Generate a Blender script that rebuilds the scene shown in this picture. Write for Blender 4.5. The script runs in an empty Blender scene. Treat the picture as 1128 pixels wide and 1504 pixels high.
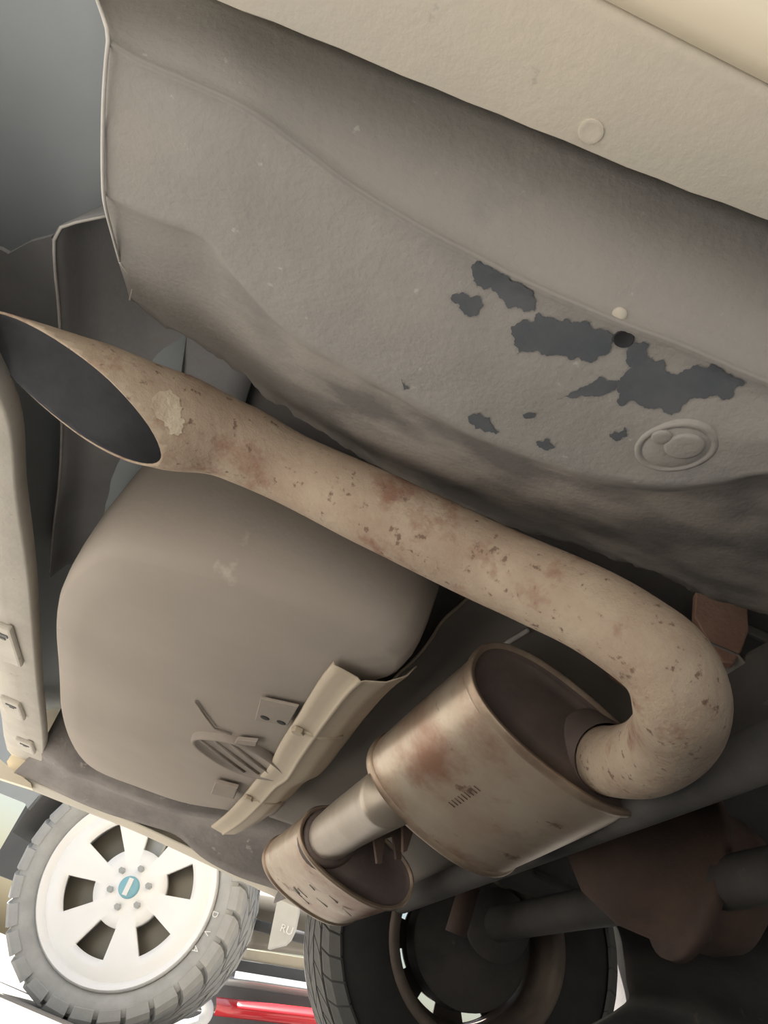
import bpy, bmesh, math, random
from mathutils import Vector, Matrix, noise as mnoise
from mathutils.bvhtree import BVHTree
from mathutils.geometry import delaunay_2d_cdt
random.seed(7)
S = bpy.context.scene
C = S.collection

# ------------------------------------------------------------------ camera
FPX, PITCH, ROLL, YAW, CZ = 1150.0, math.radians(34), math.radians(22), math.radians(4.5), 0.12
cp, sp, cr, sr, cy_, sy_ = math.cos(PITCH), math.sin(PITCH), math.cos(ROLL), math.sin(ROLL), math.cos(YAW), math.sin(YAW)
fh = Vector((sy_, cy_, 0)); R0 = Vector((cy_, -sy_, 0)); UZ = Vector((0, 0, 1))
Fw = fh * cp + UZ * sp
U0 = UZ * cp - fh * sp
Rc = R0 * cr + U0 * sr
Uc = U0 * cr - R0 * sr
CAM = Vector((0, 0, CZ))
cd = bpy.data.cameras.new('camera'); cam = bpy.data.objects.new('camera', cd); C.objects.link(cam)
M = Matrix((Rc, Uc, -Fw)).transposed().to_4x4(); M.translation = CAM
cam.matrix_world = M
cd.sensor_fit = 'VERTICAL'; cd.sensor_height = 36; cd.lens = 36 * FPX / 1504; cd.clip_start = 0.01
S.camera = cam

# ------------------------------------------------------------------ light
w = bpy.data.worlds.new('world'); S.world = w; w.use_nodes = True
nt = w.node_tree; bg = nt.nodes['Background']
sky = nt.nodes.new('ShaderNodeTexSky'); sky.sky_type = 'NISHITA'; sky.sun_disc = False
SUN_AZ, SUN_EL = Vector((-0.84, 0.54)), math.radians(55)
sky.sun_elevation = SUN_EL; sky.sun_rotation = math.atan2(SUN_AZ.x, SUN_AZ.y)
sky.air_density = 1.4; sky.dust_density = 3.0
nt.links.new(sky.outputs[0], bg.inputs[0]); bg.inputs[1].default_value = 0.06
sl = bpy.data.lights.new('sun', 'SUN'); sl.energy = 6.5; sl.angle = 0.0093; sl.color = (1, .96, .90)
so = bpy.data.objects.new('sun', sl); C.objects.link(so)
to_sun = Vector((SUN_AZ.x * math.cos(SUN_EL), SUN_AZ.y * math.cos(SUN_EL), math.sin(SUN_EL)))
so.rotation_euler = to_sun.to_track_quat('Z', 'Y').to_euler()
S.view_settings.view_transform = 'Standard'; S.view_settings.look = 'None'
S.view_settings.gamma = 1; S.view_settings.use_curve_mapping = False
S.view_settings.exposure = 1.48

# ------------------------------------------------------------------ pixel helpers (1128 x 1504 frame)
def ray(px, py):
    return (Fw * FPX + Rc * (px - 564) - Uc * (py - 752))
def bz(px, py, z):
    r = ray(px, py); return CAM + r * ((z - CZ) / r.z)
def by(px, py, y):
    r = ray(px, py); return CAM + r * (y / r.y)
def bd(px, py, d):
    return CAM + ray(px, py) * (d / FPX)

# ------------------------------------------------------------------ materials
def mat(name, c1, c2=None, scale=6, rough=.8, metal=0.0, c3=None, s3=60, t3=.62, bump=.15, bs=120, contrast=.25, spec=.3, stretch=None, c4=None, s4=8, t4=.55, w4=.12):
    m = bpy.data.materials.new(name); m.use_nodes = True
    n = m.node_tree.nodes; l = m.node_tree.links; b = n['Principled BSDF']
    b.inputs['Roughness'].default_value = rough; b.inputs['Metallic'].default_value = metal
    b.inputs['Specular IOR Level'].default_value = spec
    c2 = c2 or tuple(x * .85 for x in c1)
    tc = n.new('ShaderNodeTexCoord')
    vec = tc.outputs['Object']
    if stretch:
        mp = n.new('ShaderNodeMapping'); mp.inputs['Scale'].default_value = stretch
        l.new(vec, mp.inputs[0]); vec = mp.outputs[0]
    def nz(sc, det=8, ro=.6):
        t = n.new('ShaderNodeTexNoise'); t.inputs['Scale'].default_value = sc; t.inputs['Detail'].default_value = det
        t.inputs['Roughness'].default_value = ro; l.new(vec, t.inputs['Vector']); return t.outputs[0]
    r = n.new('ShaderNodeValToRGB'); r.color_ramp.elements[0].position = .5 - contrast / 2; r.color_ramp.elements[1].position = .5 + contrast / 2
    r.color_ramp.elements[0].color = (*c1, 1); r.color_ramp.elements[1].color = (*c2, 1)
    l.new(nz(scale), r.inputs[0]); col = r.outputs[0]
    if c4:
        r4 = n.new('ShaderNodeValToRGB'); r4.color_ramp.elements[0].position = t4; r4.color_ramp.elements[1].position = t4 + w4
        l.new(nz(s4, 9, .65), r4.inputs[0])
        m4 = n.new('ShaderNodeMix'); m4.data_type = 'RGBA'; l.new(r4.outputs[0], m4.inputs[0]); l.new(col, m4.inputs[6]); m4.inputs[7].default_value = (*c4, 1)
        col = m4.outputs[2]
    if c3:
        r3 = n.new('ShaderNodeValToRGB'); r3.color_ramp.elements[0].position = t3; r3.color_ramp.elements[1].position = t3 + .06
        l.new(nz(s3, 5), r3.inputs[0])
        mx = n.new('ShaderNodeMix'); mx.data_type = 'RGBA'; l.new(r3.outputs[0], mx.inputs[0]); l.new(col, mx.inputs[6]); mx.inputs[7].default_value = (*c3, 1)
        col = mx.outputs[2]
    l.new(col, b.inputs['Base Color'])
    if bump:
        bp = n.new('ShaderNodeBump'); bp.inputs['Strength'].default_value = bump; bp.inputs['Distance'].default_value = .004
        l.new(nz(bs, 6), bp.inputs['Height']); l.new(bp.outputs[0], b.inputs['Normal'])
    m['n'] = 1
    return m

MT = {}
MT['under'] = mat('dusty underseal', (.35, .328, .302), (.28, .268, .252), 5, .85, c3=(.42, .40, .37), s3=110, t3=.67, bump=.25, bs=180, contrast=.4, c4=(.25, .243, .236), s4=7, t4=.55, w4=.14)
MT['under_dirty'] = mat('dirty underseal', (.27, .25, .235), (.18, .165, .16), 9, .85, c3=(.36, .33, .295), s3=30, t3=.66, bump=.4, bs=90, contrast=.3)
MT['bare'] = mat('bare dark steel', (.088, .097, .108), (.115, .122, .132), 30, .7, bump=.1)
MT['cream'] = mat('cream paint', (.76, .67, .51), (.71, .625, .48), 6, .45, c3=(.58, .52, .43), s3=50, t3=.68, bump=.03, spec=.5, contrast=.5)
MT['cream_dusty'] = mat('dusty cream paint', (.62, .555, .45), (.47, .45, .40), 4, .75, c3=(.42, .39, .34), s3=45, t3=.70, bump=.15, bs=150, contrast=.45)
MT['pipe'] = mat('rusted steel pipe', (.48, .39, .295), (.39, .295, .22), 18, .7, c3=(.21, .145, .105), s3=95, t3=.61, bump=.4, bs=150, contrast=.3, c4=(.30, .175, .125), s4=13, t4=.53, w4=.10)
MT['pipe_scale'] = mat('flaking rust scale', (.62, .54, .42), (.5, .40, .30), 40, .8, bump=.5, bs=200)
MT['muffler'] = mat('heat stained stainless steel', (.60, .53, .42), (.44, .33, .25), 9, .38, .5, c3=(.22, .14, .10), s3=26, t3=.64, bump=.06, bs=60, contrast=.35, spec=.5, c4=(.33, .185, .125), s4=7, t4=.47, w4=.16)
MT['muffler_cap'] = mat('sooty muffler end cap', (.20, .155, .135), (.14, .11, .105), 12, .6, .3, bump=.1)
MT['soot'] = mat('sooty bore', (.10, .102, .112), (.075, .076, .084), 20, .9)
MT['rim_steel'] = mat('worn steel rim', (.50, .40, .30), (.34, .25, .19), 20, .4, .6, bump=.1)
MT['steel'] = mat('grey steel pipe', (.52, .46, .39), (.44, .38, .31), 14, .38, .6, c3=(.3, .22, .16), s3=50, t3=.72, bump=.03)
MT['tank'] = mat('dusty fuel tank', (.37, .325, .28), (.30, .265, .23), 3.5, .75, c3=(.41, .365, .315), s3=14, t3=.68, bump=.08, bs=150, contrast=.5)
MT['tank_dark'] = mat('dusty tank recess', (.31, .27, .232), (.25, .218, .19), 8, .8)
MT['shield'] = mat('dusty aluminium shield', (.50, .43, .33), (.44, .375, .285), 8, .6, .15, c3=(.36, .30, .24), s3=30, t3=.68, bump=.08, bs=60, contrast=.4)
MT['tunnel'] = mat('dusty grey tunnel', (.27, .245, .22), (.23, .21, .19), 6, .8, bump=.1)
MT['floor'] = mat('dark dusty floor pan', (.24, .225, .215), (.18, .172, .168), 6, .9, bump=.2)  # dusty grey, lifted to paint haze into the dark gaps
MT['dark'] = mat('dark dusty steel', (.115, .107, .102), (.08, .076, .074), 10, .75, c3=(.15, .125, .108), s3=30, t3=.66)
MT['rusty'] = mat('rusty casting', (.15, .098, .078), (.11, .078, .067), 14, .85, bump=.3)
MT['rust_red'] = mat('red rust', (.46, .29, .215), (.36, .21, .155), 18, .9, bump=.4)
MT['plastic'] = mat('grey bumper plastic', (.44, .49, .52), (.40, .44, .47), 4, .7, bump=.05)  # paler and bluer than the plastic itself, to paint in veiling glare
MT['plastic_lip'] = mat('dusty bumper lip', (.55, .52, .46), (.49, .46, .41), 14, .7, c3=(.38, .35, .31), s3=70, t3=.66)
MT['panel_rear'] = mat('grey rear panel', (.30, .30, .31), (.25, .25, .255), 9, .85, c3=(.30, .275, .24), s3=12, t3=.64)
MT['edge'] = mat('bare sheet edge', (.62, .60, .57), (.5, .48, .45), 40, .6)
MT['rubber'] = mat('tyre rubber', (.055, .055, .056), (.07, .068, .066), 20, .85, bump=.1)
MT['rubber_dusty'] = mat('dusty tyre rubber', (.17, .17, .168), (.21, .208, .20), 16, .9, bump=.1)
MT['rubber_pale'] = mat('pale dusty tyre rubber', (.44, .44, .43), (.37, .37, .362), 16, .9, bump=.1)
MT['black_rubber'] = mat('black rubber', (.03, .03, .032), None, 20, .7)  # matte black that paints the dark inside small holes
MT['alloy'] = mat('silver alloy', (.90, .90, .90), (.86, .86, .86), 6, .35, .0, bump=0, spec=.6)
MT['blue'] = mat('pale blue badge', (.25, .50, .60), None, 6, .4, bump=0)
MT['wheel_dark'] = mat('dark wheel barrel', (.12, .105, .095), (.09, .08, .075), 12, .6, .4)
MT['wheel_lip'] = mat('dusty wheel lip', (.27, .22, .18), (.2, .165, .14), 14, .55, .3)
MT['ground'] = mat('sunlit pale concrete', (.33, .315, .29), (.27, .255, .235), 1.3, .95, c3=(.22, .21, .19), s3=25, t3=.66, bump=.2, bs=60)
MT['flap'] = mat('white mud flap', (.62, .62, .61), (.56, .56, .55), 12, .6)
MT['white'] = mat('white lettering', (.85, .85, .84), None, 6, .5, bump=0)
MT['olive'] = mat('bronze grey body paint', (.24, .22, .18), (.21, .19, .16), 4, .3, .3, bump=0, spec=.6)
MT['silver'] = mat('silver grey paint', (.42, .43, .43), (.39, .40, .40), 5, .32, .4, bump=0, spec=.6)
MT['red'] = mat('red paint', (.62, .035, .045), (.55, .03, .04), 5, .18, 0, bump=0, spec=.7)
MT['darkgrey'] = mat('dark grey plastic', (.12, .122, .126), None, 6, .6)
MT['sand'] = mat('pale sand panel', (.66, .58, .42), (.6, .52, .38), 5, .7)

# ------------------------------------------------------------------ mesh helpers
def ob(name, bm, m, parent=None, smooth=True, angle=None, solid=0, bevel=0, subsurf=0, offset=-1):
    me = bpy.data.meshes.new(name)
    bm.normal_update(); bm.to_mesh(me); bm.free()
    if smooth:
        me.polygons.foreach_set('use_smooth', [True] * len(me.polygons))
        if angle: me.set_sharp_from_angle(angle=math.radians(angle))
    me.materials.append(MT[m] if isinstance(m, str) else m)
    o = bpy.data.objects.new(name, me); C.objects.link(o)
    if parent: o.parent = parent
    if subsurf:
        md = o.modifiers.new('sub', 'SUBSURF'); md.levels = subsurf; md.render_levels = subsurf
    if solid:
        md = o.modifiers.new('thick', 'SOLIDIFY'); md.thickness = solid; md.offset = offset
    if bevel:
        md = o.modifiers.new('bev', 'BEVEL'); md.width = bevel; md.segments = 2
    return o
def thing(name, label, cat, loc=(0, 0, 0)):
    o = bpy.data.objects.new(name, None); C.objects.link(o); o.location = loc; o.empty_display_size = .1
    o['label'] = label; o['category'] = cat; return o
def lab(o, t): o['label'] = t; return o

def catmull(pts, n):
    P = [pts[0] * 2 - pts[1]] + list(pts) + [pts[-1] * 2 - pts[-2]]
    dense = []
    for i in range(1, len(P) - 2):
        p0, p1, p2, p3 = P[i - 1:i + 3]
        for k in range(12):
            t = k / 12
            dense.append(.5 * ((2 * p1) + (p2 - p0) * t + (2 * p0 - 5 * p1 + 4 * p2 - p3) * t * t + (3 * p1 - p0 - 3 * p2 + p3) * t ** 3))
    dense.append(P[-2])
    L = [0]
    for a, b in zip(dense, dense[1:]): L.append(L[-1] + (b - a).length)
    out = []; j = 0
    for k in range(n):
        s = L[-1] * k / (n - 1)
        while j < len(L) - 2 and L[j + 1] < s: j += 1
        d = L[j + 1] - L[j]
        out.append(dense[j].lerp(dense[j + 1], min(1, max(0, (s - L[j]) / d if d else 0))))
    return out
def grid(rows, bm=None, flip=False, close=False):
    bm = bm or bmesh.new()
    V = [[bm.verts.new(p) for p in r] for r in rows]
    for a, b in zip(V, V[1:]):
        n = len(a)
        for i in range(n if close else n - 1):
            j = (i + 1) % n
            f = (a[i], a[j], b[j], b[i])
            bm.faces.new(f[::-1] if flip else f)
    return bm
def loft(rails, n=60, k=None, smooth=False):
    R = [catmull(r, n) for r in rails]
    k = k or [4] * (len(R) - 1)
    if isinstance(k, int): k = [k] * (len(R) - 1)
    rows = []
    for i in range(len(R) - 1):
        for j in range(k[i]):
            t = j / k[i]
            if smooth:
                a = R[max(0, i - 1)]; b = R[i]; c = R[i + 1]; d = R[min(len(R) - 1, i + 2)]
                rows.append([.5 * ((2 * b[q]) + (c[q] - a[q]) * t + (2 * a[q] - 5 * b[q] + 4 * c[q] - d[q]) * t * t + (3 * b[q] - a[q] - 3 * c[q] + d[q]) * t ** 3) for q in range(n)])
            else:
                rows.append([R[i][q].lerp(R[i + 1][q], t) for q in range(n)])
    rows.append(R[-1])
    return rows
def down(bm, d=Vector((0, 0, -1))):
    bm.normal_update()
    s = sum((f.normal.dot(d) * f.calc_area() for f in bm.faces))
    if s < 0: bmesh.ops.reverse_faces(bm, faces=bm.faces)
    return bm
def tube_rings(pts, rad, seg=32):
    rings = []; T = []
    for i, p in enumerate(pts):
        a = pts[max(0, i - 1)]; b = pts[min(len(pts) - 1, i + 1)]; T.append((b - a).normalized())
    up = Vector((0, 0, 1))
    n = (up - T[0] * up.dot(T[0])).normalized()
    for i, p in enumerate(pts):
        n = (n - T[i] * n.dot(T[i])).normalized(); b = T[i].cross(n)
        r = rad[i] if hasattr(rad, '__len__') else rad
        rings.append([p + (n * math.cos(a) + b * math.sin(a)) * r for a in (2 * math.pi * q / seg for q in range(seg))])
    return rings
def tube(pts, rad, seg=32, caps=True, bm=None):
    rings = tube_rings(pts, rad, seg)
    bm = bm or bmesh.new()
    V = [[bm.verts.new(p) for p in r] for r in rings]
    for a, b in zip(V, V[1:]):
        for i in range(seg):
            j = (i + 1) % seg; bm.faces.new((a[i], b[i], b[j], a[j]))
    if caps:
        bm.faces.new(V[0]); bm.faces.new(V[-1][::-1])
    bmesh.ops.recalc_face_normals(bm, faces=bm.faces)
    return bm
def box(lo, hi, bm=None, rot=None, at=None):
    bm = bm or bmesh.new()
    lo, hi = Vector(lo), Vector(hi)
    vs = []
    for x in (lo.x, hi.x):
        for y in (lo.y, hi.y):
            for z in (lo.z, hi.z):
                p = Vector((x, y, z))
                if rot is not None: p = rot @ p
                if at is not None: p = p + at
                vs.append(bm.verts.new(p))
    for f in ((0, 1, 3, 2), (4, 6, 7, 5), (0, 4, 5, 1), (2, 3, 7, 6), (0, 2, 6, 4), (1, 5, 7, 3)):
        bm.faces.new([vs[i] for i in f])
    bmesh.ops.recalc_face_normals(bm, faces=bm.faces)
    return bm
def extr(pts, d, bm=None):
    """closed polygon extruded along vector d"""
    bm = bm or bmesh.new()
    a = [bm.verts.new(p) for p in pts]; b = [bm.verts.new(p + d) for p in pts]
    n = len(pts)
    bm.faces.new(a); bm.faces.new(b[::-1])
    for i in range(n): bm.faces.new((a[i], b[i], b[(i + 1) % n], a[(i + 1) % n]))
    bmesh.ops.recalc_face_normals(bm, faces=bm.faces)
    return bm
def lathe(prof, seg=64, closed=False):
    """profile (r, y) turned about the local Y axis"""
    rows = [[Vector((r * math.sin(a), y, r * math.cos(a))) for a in (2 * math.pi * q / seg for q in range(seg))] for r, y in prof]
    if closed: rows.append(rows[0])
    bm = grid(rows, close=True)
    bmesh.ops.remove_doubles(bm, verts=bm.verts, dist=1e-6)
    bmesh.ops.recalc_face_normals(bm, faces=bm.faces)
    return bm
def xform(bm, M):
    bmesh.ops.transform(bm, matrix=M, verts=bm.verts); return bm

# ================================================================== GROUND
def sst(a, b, x): t = max(0, min(1, (x - a) / (b - a))); return t * t * (3 - 2 * t)
def gz(x, y): return -.03 + .095 * sst(.05, .45, x) * (1 - sst(2.35, 2.9, y)) * (1 - sst(6, 9, x)) * sst(-3, -1, y)
ys = [-30, -8, -3] + [-2.5 + .25 * i for i in range(24)] + [4, 6, 10, 30]
xs = [-30, -12, -6, -3, -1.5, -.5] + [.05 * i for i in range(12)] + [.7, 1, 1.5, 2, 3, 4, 5, 6, 7, 8, 9, 12, 30]
g = ob('ground', grid([[Vector((x, y, gz(x, y))) for x in xs] for y in ys]), 'ground')
g['kind'] = 'structure'
me = g.data
if me.polygons[0].normal.z < 0: me.flip_normals()

# ================================================================== THE CAR
car = thing('car', 'cream car seen from underneath, with rusty exhaust, mufflers and dusty fuel tank', 'car', (.7, 1.15, .065))
car_inv = Matrix.Translation((-.7, -1.15, -.065))
PARTS = []
def part(name, bm, m, label=None, parent=None, **k):
    o = ob(name, bm, m, None, **k)
    o.parent = parent or car
    PARTS.append(o)
    o.matrix_parent_inverse = car_inv if parent is None else Matrix.Identity(4)
    if label: o['label'] = label
    return o

NEAR_Y, FAR_Y, FLOOR_Z = .085, 2.15, .665
WX, WZ, WR = .72, .435, .37            # rear wheels: axle x, height, radius
# --- floor pan
bm = bmesh.new()
box((-.33, .66, FLOOR_Z), (3.9, 1.86, FLOOR_Z + .02), bm)
box((-.33, .17, FLOOR_Z), (.20, .66, FLOOR_Z + .02), bm)
box((-.33, 1.86, FLOOR_Z), (.20, 2.13, FLOOR_Z + .02), bm)
box((1.25, .17, FLOOR_Z), (3.9, .66, FLOOR_Z + .02), bm)
box((1.25, 1.86, FLOOR_Z), (3.9, 2.13, FLOOR_Z + .02), bm)
part('floor_pan', bm, 'floor', smooth=False)
for x in (.5, .62, 1.0, 1.5, 2.1):
    part('floor_rib', box((x, .7, FLOOR_Z - .015), (x + .05, 1.82, FLOOR_Z - .0005)), 'floor', smooth=False, bevel=.004)

# --- outer body shell
def side(y, sgn, zlow):
    """body side sheet with wheel arch cut out, lower edge at zlow"""
    pts = [(-.46, zlow + .02), (-.44, zlow)]
    ra = WR + .085
    dz = zlow - WZ
    a0 = math.asin(max(-1, min(1, dz / ra)))
    for k in range(25):
        a = math.pi - a0 + (a0 * 2 - math.pi) * k / 24
        pts.append((WX + ra * math.cos(a), WZ + ra * math.sin(a)))
    pts += [(3.3, zlow), (3.9, zlow + .1), (3.95, .8), (3.7, 1.02), (2.6, 1.1), (1.9, 1.68), (.0, 1.70), (-.36, 1.1), (-.44, .8)]
    return [Vector((x, y, z)) for x, z in pts]
part('body_side', extr(side(FAR_Y - .012, 1, .415), Vector((0, .012, 0))), 'cream', smooth=False)
part('body_side', extr(side(NEAR_Y, 1, .56), Vector((0, .012, 0))), 'cream', smooth=False)
prof = [(3.95, .8), (3.7, 1.02), (2.6, 1.1), (1.9, 1.68), (.0, 1.70), (-.36, 1.1), (-.44, .8)]
part('body_top', grid([[Vector((x, NEAR_Y, z)) for x, z in prof], [Vector((x, FAR_Y, z)) for x, z in prof]]), 'cream', smooth=False, solid=.004)
# --- near lower corner: roll-under that shows at the top of the picture
A = [(-60, -145), (290, -3), (430, 52), (600, 122), (700, 163), (860, 228), (1000, 284), (1128, 331), (1240, 376)]
B = [(500, -125), (840, 0), (984, 52), (1128, 105), (1240, 146)]
zA = .48
rA = catmull([bz(x, y, zA) for x, y in A], 40)
xa0, xa1 = -.36, .27
def xr(x, y, z): return Vector((x, y, z))
def yA(x):
    best = min(rA, key=lambda p: abs(p.x - x)); return best.y
NX = 40
X = [xa0 + (xa1 - xa0) * i / (NX - 1) for i in range(NX)]
rows = [[Vector((x, yA(x) + .006, zA + .03)) for x in X],
        [Vector((x, yA(x) + .002, zA + .008)) for x in X],
        [Vector((x, yA(x) - .002, zA + .001)) for x in X],
        [Vector((x, yA(x) - .008, zA)) for x in X],
        [Vector((x, .160, zA - .001)) for x in X],
        [Vector((x, .141, zA + .001)) for x in X],
        [Vector((x, .134, zA + .002)) for x in X]]
o = part('bumper_underside', down(grid(rows)), 'cream_dusty', 'dusty cream underside strip of the near body corner', solid=.003, angle=50)
rows = [[Vector((x, y, z)) for x in X] for y, z in ((.1345, zA + .001), (.127, zA + .0), (.116, zA + .006), (.103, zA + .022), (.092, zA + .05), (NEAR_Y, zA + .085))]
part('lower_body_edge', down(grid(rows)), 'cream', 'bright cream rolled lower edge of the body', solid=.003)
# plug in the strip
c = bz(868, 193, zA - .0005)
def disc(c, nrm, r, h, seg=28, ry=None, dome=0, rot=0):
    bm = bmesh.new(); q = nrm.to_track_quat('Z', 'Y').to_matrix()
    ry = ry or r
    def ring(k, hh): return [q @ Vector((math.cos(a) * r * k * math.cos(rot) - math.sin(a) * ry * k * math.sin(rot), math.cos(a) * r * k * math.sin(rot) + math.sin(a) * ry * k * math.cos(rot), hh)) + c for a in (2 * math.pi * i / seg for i in range(seg))]
    rows = [ring(1, -.002), ring(1, h * .7), ring(.94, h), ring(.6, h + dome * .7), ring(.25, h + dome)]
    V = [[bm.verts.new(p) for p in rr] for rr in rows]
    for a, b in zip(V, V[1:]):
        for i in range(seg): bm.faces.new((a[i], a[(i + 1) % seg], b[(i + 1) % seg], b[i]))
    bm.faces.new(V[-1])
    return bm
DN = Vector((0, 0, -1))
o = part('body_plug', disc(c, DN, .0057, .0005, dome=-.0004), 'cream_dusty', 'small round plug', angle=40)

# --- near side pressed panel (trough)
def poly(l, z): return [bz(x, y, zz if zz is not None else z) for x, y, zz in [(q + (None,))[:3] for q in l]]
L0 = [(128, -60), (300, -12), (430, 40), (600, 112), (700, 153), (860, 218), (1000, 274), (1128, 321), (1290, 385)]
L1 = [(158, 62), (210, 92), (300, 130), (370, 165), (450, 225), (520, 277), (600, 327), (690, 375), (780, 420), (900, 470), (1010, 512), (1128, 560), (1290, 620)]
L2 = [(152, 285), (230, 320), (302, 350), (345, 405), (430, 490), (560, 566), (700, 640), (840, 692), (960, 713), (1060, 708), (1128, 695), (1290, 690)]
L3 = [(192, 440), (250, 483), (340, 537), (400, 588), (480, 640), (600, 712), (740, 770), (850, 803), (900, 818), (1020, 868), (1090, 893), (1290, 950)]
def offs(l, dx, dy): return [(x + dx, y + dy) for x, y in l]
zR = .465
r0 = poly(L0, .525); r1a = poly(offs(L1, 4, -11), .4780); r1 = poly(L1, .4700)
r1b = poly(offs(L1, -3, 12), .4725)
mid = [a.lerp(b, .5) + Vector((0, 0, -.004)) for a, b in zip(catmull(r1, 20), catmull(poly(L2, zR), 20))]
r2 = poly(L2, zR); r2b = poly(offs(L2, -2, 9), .487)
r25 = [a.lerp(b, .5) + Vector((0, 0, -.002)) for a, b in zip(catmull(poly(offs(L2, -2, 9), .487), 20), catmull(poly(L3, .570), 20))]
r3 = poly(L3, .570)
rows = loft([r0, r1a, r1, r1b, mid, r2, r2b, r25, r3], 150, [10, 2, 2, 4, 10, 3, 5, 6])
for ri, row in enumerate(rows):
    for i, p in enumerate(row):
        d = mnoise.noise(p * 14) * .0022 + mnoise.noise(p * 45) * .0006
        if ri > len(rows) - 4:      # ragged, dirty lower edge
            e = (ri - (len(rows) - 4)) / 3
            p.y += e * (mnoise.noise(p * 60) * .006 + mnoise.noise(p * 160) * .003)
        p.z += d
bmp = down(grid(rows))
bvh = BVHTree.FromBMesh(bmp)
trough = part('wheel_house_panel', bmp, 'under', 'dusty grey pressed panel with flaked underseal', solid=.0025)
# dirt caked along the band beyond the pressed edge, darkened to paint in that face's shade, fading out towards the rear
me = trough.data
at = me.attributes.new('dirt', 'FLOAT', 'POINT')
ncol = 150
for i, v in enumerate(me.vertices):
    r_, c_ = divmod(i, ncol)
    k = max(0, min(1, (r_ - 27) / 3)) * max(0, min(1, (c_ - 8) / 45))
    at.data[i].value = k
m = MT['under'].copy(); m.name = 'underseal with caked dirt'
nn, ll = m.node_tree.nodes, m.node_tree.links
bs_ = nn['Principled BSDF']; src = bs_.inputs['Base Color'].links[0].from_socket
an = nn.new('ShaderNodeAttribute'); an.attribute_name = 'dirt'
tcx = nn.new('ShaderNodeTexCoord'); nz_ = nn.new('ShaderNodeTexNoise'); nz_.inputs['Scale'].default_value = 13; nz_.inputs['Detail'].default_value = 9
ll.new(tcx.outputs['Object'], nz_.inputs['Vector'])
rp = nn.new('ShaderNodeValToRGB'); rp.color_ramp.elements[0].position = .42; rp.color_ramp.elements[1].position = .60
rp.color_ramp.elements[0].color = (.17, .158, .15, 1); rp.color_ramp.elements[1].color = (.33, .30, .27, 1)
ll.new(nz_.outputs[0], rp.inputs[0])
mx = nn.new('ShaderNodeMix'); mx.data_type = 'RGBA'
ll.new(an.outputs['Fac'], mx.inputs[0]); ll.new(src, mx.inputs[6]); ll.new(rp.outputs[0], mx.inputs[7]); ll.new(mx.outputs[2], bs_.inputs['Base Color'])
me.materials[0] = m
# bright cut edge along the rear of the panel
pe = [bz(x, y, z) for x, y, z in ((128, -60, .524), (140, -10, .50), (158, 46, .475), (157, 75, .468), (153, 130, .464), (151, 190, .462), (151, 260, .462), (154, 300, .466), (166, 348, .50), (176, 385, .53))]
part('panel_edge', tube(catmull(pe, 40), .0011, 8), 'edge', 'bright chipped sheet-metal edge')
pe2 = [bz(x, y, z) for x, y, z in ((176, 385, .528), (186, 398, .536), (196, 414, .545), (191, 440, .568))]
part('panel_edge', tube(catmull(pe2, 24), .0011, 8), 'edge')

def hit(px, py):
    loc, nrm, _, _ = bvh.ray_cast(CAM, ray(px, py).normalized())
    return (loc, nrm) if loc else (None, None)
def jag(pts, amp, it=4):
    P = [Vector(p) for p in pts]
    for _ in range(it):
        Q = []
        for i, a in enumerate(P):
            b = P[(i + 1) % len(P)]; d = b - a
            Q.append(a); Q.append((a + b) / 2 + Vector((-d.y, d.x)) * random.uniform(-amp, amp))
        P = Q
    return P
def patch(pts, amp=.27, name='flaked_patch', m='bare', step=9, off=.0007):
    P = jag(pts, amp, 4)
    n = len(P)
    x0, x1 = min(p.x for p in P), max(p.x for p in P); y0, y1 = min(p.y for p in P), max(p.y for p in P)
    vs = list(P)
    x = x0
    while x < x1:
        y = y0
        while y < y1:
            vs.append(Vector((x + random.uniform(-1, 1), y + random.uniform(-1, 1)))); y += step
        x += step
    v, e, f, *_ = delaunay_2d_cdt(vs, [(i, (i + 1) % n) for i in range(n)], [list(range(n))], 1, .01)
    bm = bmesh.new(); V = []
    for p in v:
        l, nr = hit(p.x, p.y)
        if l is None: l, nr = bz(p.x, p.y, zR), DN
        if nr.z > 0: nr = -nr
        V.append(bm.verts.new(l + nr * off))
    for ff in f:
        try: bm.faces.new([V[i] for i in ff])
        except ValueError: pass
    return part(name, down(bm), m, parent=trough, smooth=True)
patch([(692, 392), (705, 382), (735, 400), (770, 418), (787, 440), (785, 458), (765, 452), (740, 440), (722, 420), (700, 418)])
patch([(663, 440), (680, 428), (705, 434), (710, 448), (700, 463), (680, 456)])
patch([(752, 478), (785, 472), (792, 458), (815, 468), (845, 472), (893, 484), (900, 502), (880, 522), (840, 528), (820, 520), (760, 520), (755, 500)])
patch([(925, 505), (945, 500), (950, 520), (985, 548), (1030, 538), (1060, 540), (1085, 555), (1095, 560), (1050, 580), (1000, 596), (960, 600), (910, 595), (902, 560), (930, 540), (920, 520)])
patch([(818, 585), (850, 570), (880, 552), (905, 558), (902, 572), (870, 580), (840, 584)], .15)
patch([(688, 610), (705, 605), (720, 612), (735, 633), (710, 632), (690, 620)])
patch([(787, 648), (805, 643), (816, 655), (805, 661), (792, 656)])
patch([(896, 636), (918, 626), (922, 640), (908, 646)])
patch([(590, 555), (596, 566), (602, 570), (594, 572)], .1)
patch([(768, 608), (785, 605), (786, 612), (772, 614)], .15)
# flat black disc painted as the dark of an open drain hole, and its bare ring
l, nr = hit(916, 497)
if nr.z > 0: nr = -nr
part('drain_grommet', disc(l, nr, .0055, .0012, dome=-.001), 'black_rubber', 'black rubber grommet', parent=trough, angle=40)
l, nr = hit(909, 462)
part('dirt_blob', disc(l, nr if nr.z < 0 else -nr, .004, .002, dome=.001), 'cream_dusty', parent=trough)
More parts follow.
